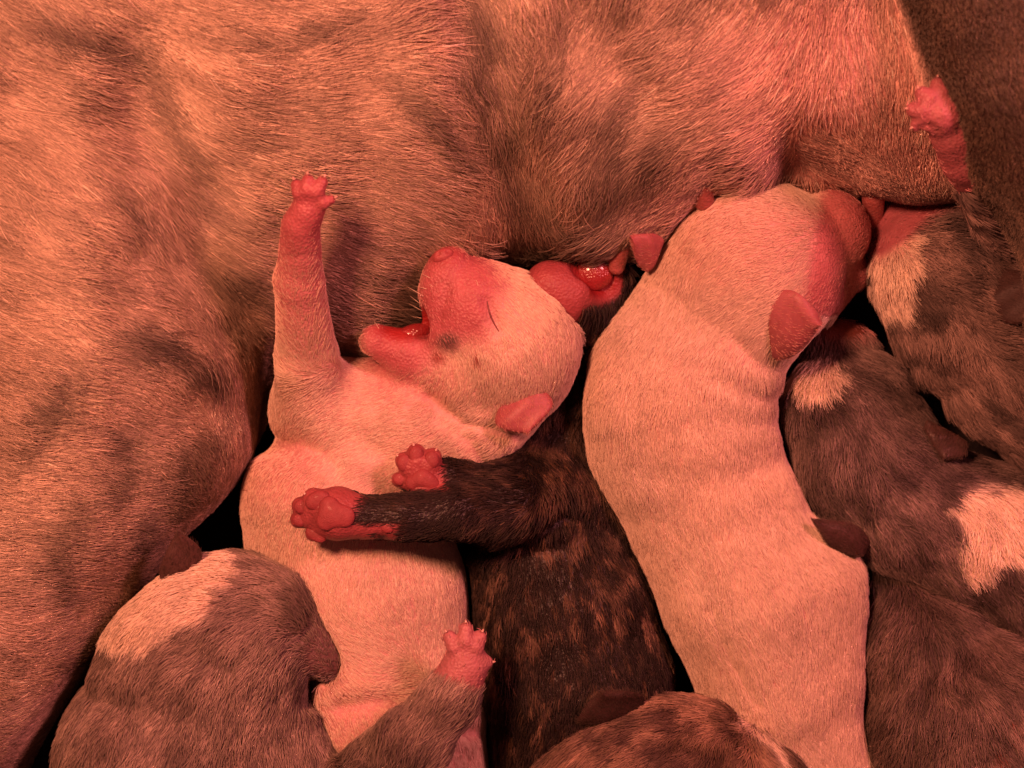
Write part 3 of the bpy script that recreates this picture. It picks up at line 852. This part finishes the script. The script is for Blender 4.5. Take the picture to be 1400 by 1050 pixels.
# ================================================================== bedding
gx = np.linspace(-13, 13, 131); gy = np.linspace(-11, 11, 111)
G = np.stack(np.meshgrid(gx, gy, indexing='ij'), -1).reshape(-1, 2)
gz = -0.02 + 0.10 * (fbm(np.c_[G, np.zeros(len(G))], 0.9, 77, 3) - 0.75)
I = np.arange(130)[:, None] * 111 + np.arange(110)[None]
GQ = np.stack([I, I + 111, I + 112, I + 1], -1).reshape(-1, 4)
mb = bpy.data.materials.new('dark_blanket'); nt, b = nodes(mb)
b.inputs['Roughness'].default_value = 0.95; b.inputs['Sheen Weight'].default_value = 0.1
tc = nt.nodes.new('ShaderNodeTexCoord'); wv = nt.nodes.new('ShaderNodeTexNoise'); wv.inputs['Scale'].default_value = 700
rp = nt.nodes.new('ShaderNodeValToRGB'); rp.color_ramp.elements[0].color = (0.008, 0.007, 0.007, 1); rp.color_ramp.elements[1].color = (0.03, 0.024, 0.022, 1)
nt.links.new(tc.outputs['Object'], wv.inputs['Vector']); nt.links.new(wv.outputs['Fac'], rp.inputs[0]); nt.links.new(rp.outputs[0], b.inputs['Base Color'])
bp = nt.nodes.new('ShaderNodeBump'); bp.inputs['Distance'].default_value = 0.001; nt.links.new(wv.outputs['Fac'], bp.inputs['Height']); nt.links.new(bp.outputs['Normal'], b.inputs['Normal'])
bed = make_mesh('blanket_ground', np.c_[G, gz], GQ, mb)
bed['kind'] = 'structure'

# ================================================================== build
MR, MB_ = animal('mother_dog', 'large tan brindle mother dog lying on her side, belly turned to the pups', 'dog', mo, 0.075, coat_mother, FM,
    230000, 0.58, 0.0058, None, M_HAIRM, 11, npts=6, push=True, lift=0.15, wob=0.22, wobf=1.3, curl=0.09, streak=6.5, contrast=0.40, rnd=0.7, glint=0.07)
AR, AB = animal('puppy', 'white puppy with mouth wide open and one pink foreleg stretched up the belly', 'puppy', pa, 0.035, coat_a, FA, 100000, 0.13, 0.0043, GP, seed=12, lift=0.14, wob=0.12, contrast=0.10, curl=0.05, rnd=0.3)
BR, BB = animal('puppy', 'plump white puppy lying full length, pink muzzle pressed to the teat', 'puppy', pb, 0.038, coat_b, FB, 130000, 0.18, 0.0044, GP, seed=13, lift=0.17, wob=0.18, contrast=0.10, rnd=0.35)
CR, CB = animal('puppy', 'black brindle puppy with red paw pads laid across the white puppy', 'puppy', pc, 0.035, coat_c, FC, 60000, 0.18, 0.0060, GP, seed=14, contrast=0.50, rnd=0.9, streak=7.0, lift=0.3, wob=0.35)
DR, DB = animal('puppy', 'grey brown puppy with white nape and pink outstretched forepaw, chin on open-mouthed white puppy', 'puppy', pd, 0.035, coat_d, FD, 60000, 0.19, 0.0060, GP, seed=15, contrast=0.36, rnd=0.7, streak=7.0, lift=0.3, wob=0.35)
ER, EB = animal('puppy', 'reddish brown brindle puppy with a thin white stripe, only its rounded head showing', 'puppy', pe, 0.045, coat_e, FE, 40000, 0.23, 0.0068, GP, seed=16, lift=0.28)
FR, FB_ = animal('puppy', 'dark grey puppy with white forehead spot and white collar patch, both ears showing', 'puppy', pf, 0.038, coat_f, FF, 50000, 0.23, 0.0068, GP, seed=17, contrast=0.55, rnd=0.9, streak=7.0, lift=0.3, wob=0.35)
GR, GB = animal('puppy', 'plain dark grey puppy seen from its back, beneath the puppy with white collar', 'puppy', pg, 0.045, coat_g, FG, 40000, 0.24, 0.0068, GP, seed=18, contrast=0.55, rnd=0.9, streak=7.0, lift=0.3)
HR, HB = animal('puppy', 'grey brindle puppy with white cheek blaze and wrinkled neck beside mother\'s dark hind leg', 'puppy', ph, 0.035, coat_h, FH, 55000, 0.23, 0.0068, GP, seed=19, contrast=0.55, rnd=0.9, streak=7.0, lift=0.32, wob=0.4)

# ---- paws
pawA.claws(AR, AB); pawC1.claws(CR, CB); pawC2.claws(CR, CB); pawD.claws(DR, DB); pawH.claws(HR, HB)
for x, y, r, a in [(434, 684, (.17, .12, .06), 25), (413, 693, (.11, .10, .055), 0), (410, 711, (.10, .095, .05), 0),
                (432, 731, (.15, .09, .05), -30), (530, 721, (.09, .08, .045), 0),
                (548, 655, (.11, .09, .045), 0), (553, 633, (.10, .12, .05), 0), (569, 622, (.10, .13, .05), 0), (590, 629, (.10, .12, .05), 0)]:
    pad(CR, CB, (x, y, pc.ztop(x, y) - 0.5 * r[2]), r, a)

for lobes in ([(450, 692, .13), (446, 712, .13), (470, 706, .145)], [(564, 660, .10), (590, 661, .10), (578, 651, .105)]):
    t = Body(); t.floor = False
    for x, y, r in lobes: t.el((x, y, pc.ztop(x, y) - 0.03), (r, r, 0.06), 0, 0.12)
    sdfpart('paw_pad', t, 0.02, M_PAD, CR, CB)

# ---- whiskers on the open muzzle
H = bpy.data.hair_curves.new('whiskers')
wr = np.random.RandomState(3); wl = []
for x, y, dx, dy in [(577, 425, -.9, -.5), (574, 415, -.9, -.7), (579, 405, -1, -.6), (583, 395, -1, -.3), (588, 380, -1, -.5), (576, 435, -1, -.2), (600, 398, -.8, -.6), (607, 405, -.7, -.7), (540, 470, -.6, -.8), (520, 452, -.6, -.9), (655, 395, -.3, -1)]:
    p0 = W(x, y, pa.ztop(x + 4, y + 2) - 0.02); L = 0.14 + 0.14 * wr.rand()
    d = np.array([dx, -dy, 0.5 * wr.rand()]); d /= np.linalg.norm(d)
    wl.append([p0 + d * L * t + np.array([0, 0, -0.12 * t * t]) for t in (0, .33, .66, 1)])
H.add_curves([4] * len(wl))
H.position_data.foreach_set('vector', ((np.array(wl) - AB) * S).astype(np.float32).ravel())
ra = H.attributes.get('radius') or H.attributes.new('radius', 'FLOAT', 'POINT')
ra.data.foreach_set('value', np.tile(np.array([.0035, .003, .0025, .0012]) * S, len(wl)).astype(np.float32))
at = H.attributes.new('hair_colour', 'FLOAT_COLOR', 'CURVE')
at.data.foreach_set('color', np.tile((0.8, 0.65, 0.5, 1), len(wl)).astype(np.float32))
H.materials.append(M_HAIRM)
wo = bpy.data.objects.new('whiskers', H); wo['kind'] = 'stuff'; col.objects.link(wo); wo.parent = AR

# ---- ears
PF = (0.62, 0.30, 0.25); DF = (0.10, 0.06, 0.05)
def on(b, x, y, o): return (x, y, b.ztop(x, y) + o)
ze = pa.ztop(712, 535)
ear(AR, AB, (682, 556, pa.ztop(684, 552) - .05), (744, 534, pa.ztop(742, 534) - .06), (722, 594, ze - .12), 0.07, M_EARP, 0.08, wide=0.35, pw=3.0, fuzz=PF, nf=300)
ear(BR, BB, on(pb, 1052, 492, -.06), on(pb, 1056, 402, -.06), (1126, 440, pb.ztop(1095, 440) + .38), 0.14, M_EARP, 0.09, wide=0.12, pw=2.3, fuzz=PF, nf=350)
ear(BR, BB, (908, 328, 2.7), (884, 372, 2.5), (861, 323, 3.0), 0.06, M_EARP, 0.08, wide=0.1, fuzz=PF, nf=150)
ear(DR, DB, on(pd, 222, 800, -.1), on(pd, 275, 775, -.1), (243, 725, 3.3), 0.08, M_EARD, 0.05, fuzz=DF)
ear(ER, EB, on(pe, 805, 1000, -.1), on(pe, 880, 970, -.1), (822, 944, 3.0), 0.10, M_EARK, 0.05, pw=3.0, fuzz=(0.07, .045, .035), nf=1800)
zf = pf.ztop(1284, 615)
ear(FR, FB_, (1268, 574, zf + .12), (1324, 606, zf + .10), (1289, 628, zf + .22), 0.05, M_EARD, 0.05, wide=0.2, fuzz=DF, nf=900)
zf = pf.ztop(1180, 720)
ear(FR, FB_, (1190, 736, zf - .02), (1170, 762, zf - .05), (1110, 710, zf + .42), 0.12, M_EARD, 0.06, wide=0.5, pw=2.2, fuzz=DF, nf=1400)
zh = ph.ztop(1370, 400)
ear(HR, HB, (1366, 366, zh), (1348, 428, zh), (1428, 420, zh + .30), 0.04, M_EARK, 0.05, wide=0.15, pw=5, fuzz=(0.08, .05, .045), nf=1200)

# ---- tongues and mouths
t = Body(); t.el((562, 458, 2.54), (0.28, 0.14, 0.14), 20)
sdfpart('tongue', t, 0.025, M_TONGUE, AR, AB)
t = Body(); t.el((812, 372, 2.25), (0.27, 0.26, 0.16), -15)
sdfpart('tongue', t, 0.03, M_TONGUE, CR, CB)

lid = [(666 + 16 * q - 3 * math.sin(math.pi * q), 412 + 41 * q) for q in np.linspace(0, 1, 9)]
t = Body().chain([(x, y, pa.ztop(x, y) + 0.002, -0.013 + 0.005 * math.sin(math.pi * k / 8)) for k, (x, y) in enumerate(lid)], 0.02)
sdfpart('closed_eyelid', t, 0.006, M_LID, AR, AB)

t = Body(); zn = pa.ztop(612, 352)
t.el((606, 350, zn - .07), (0.15, 0.105, 0.10), 25)
for nx, ny in ((599, 347), (612, 343)): t.sub.append(('rc', W(nx, ny, zn + .08), W(nx, ny, zn + .02), 0.032, 0.026, 0.03))
sdfpart('nose', t, 0.016, M_NOSE, AR, AB)

# ---- teats
t = Body().chain([(1194, 270, 2.2, 0.14), (1194, 310, 1.8, 0.10), (1192, 345, 1.6, 0.09)], 0.15)
sdfpart('teat', t, 0.03, M_TEAT, MR, MB_)
z = mo.ztop(962, 262)
t = Body().chain([(963, 275, z - 0.25, 0.12), (962, 235, z + 0.28, 0.055)], 0.1)
sdfpart('teat', t, 0.02, M_TEAT, MR, MB_)
t = Body().chain([(847, 330, 2.5, 0.16), (843, 365, 2.35, 0.09)], 0.1)
sdfpart('teat', t, 0.02, M_TEAT, MR, MB_)
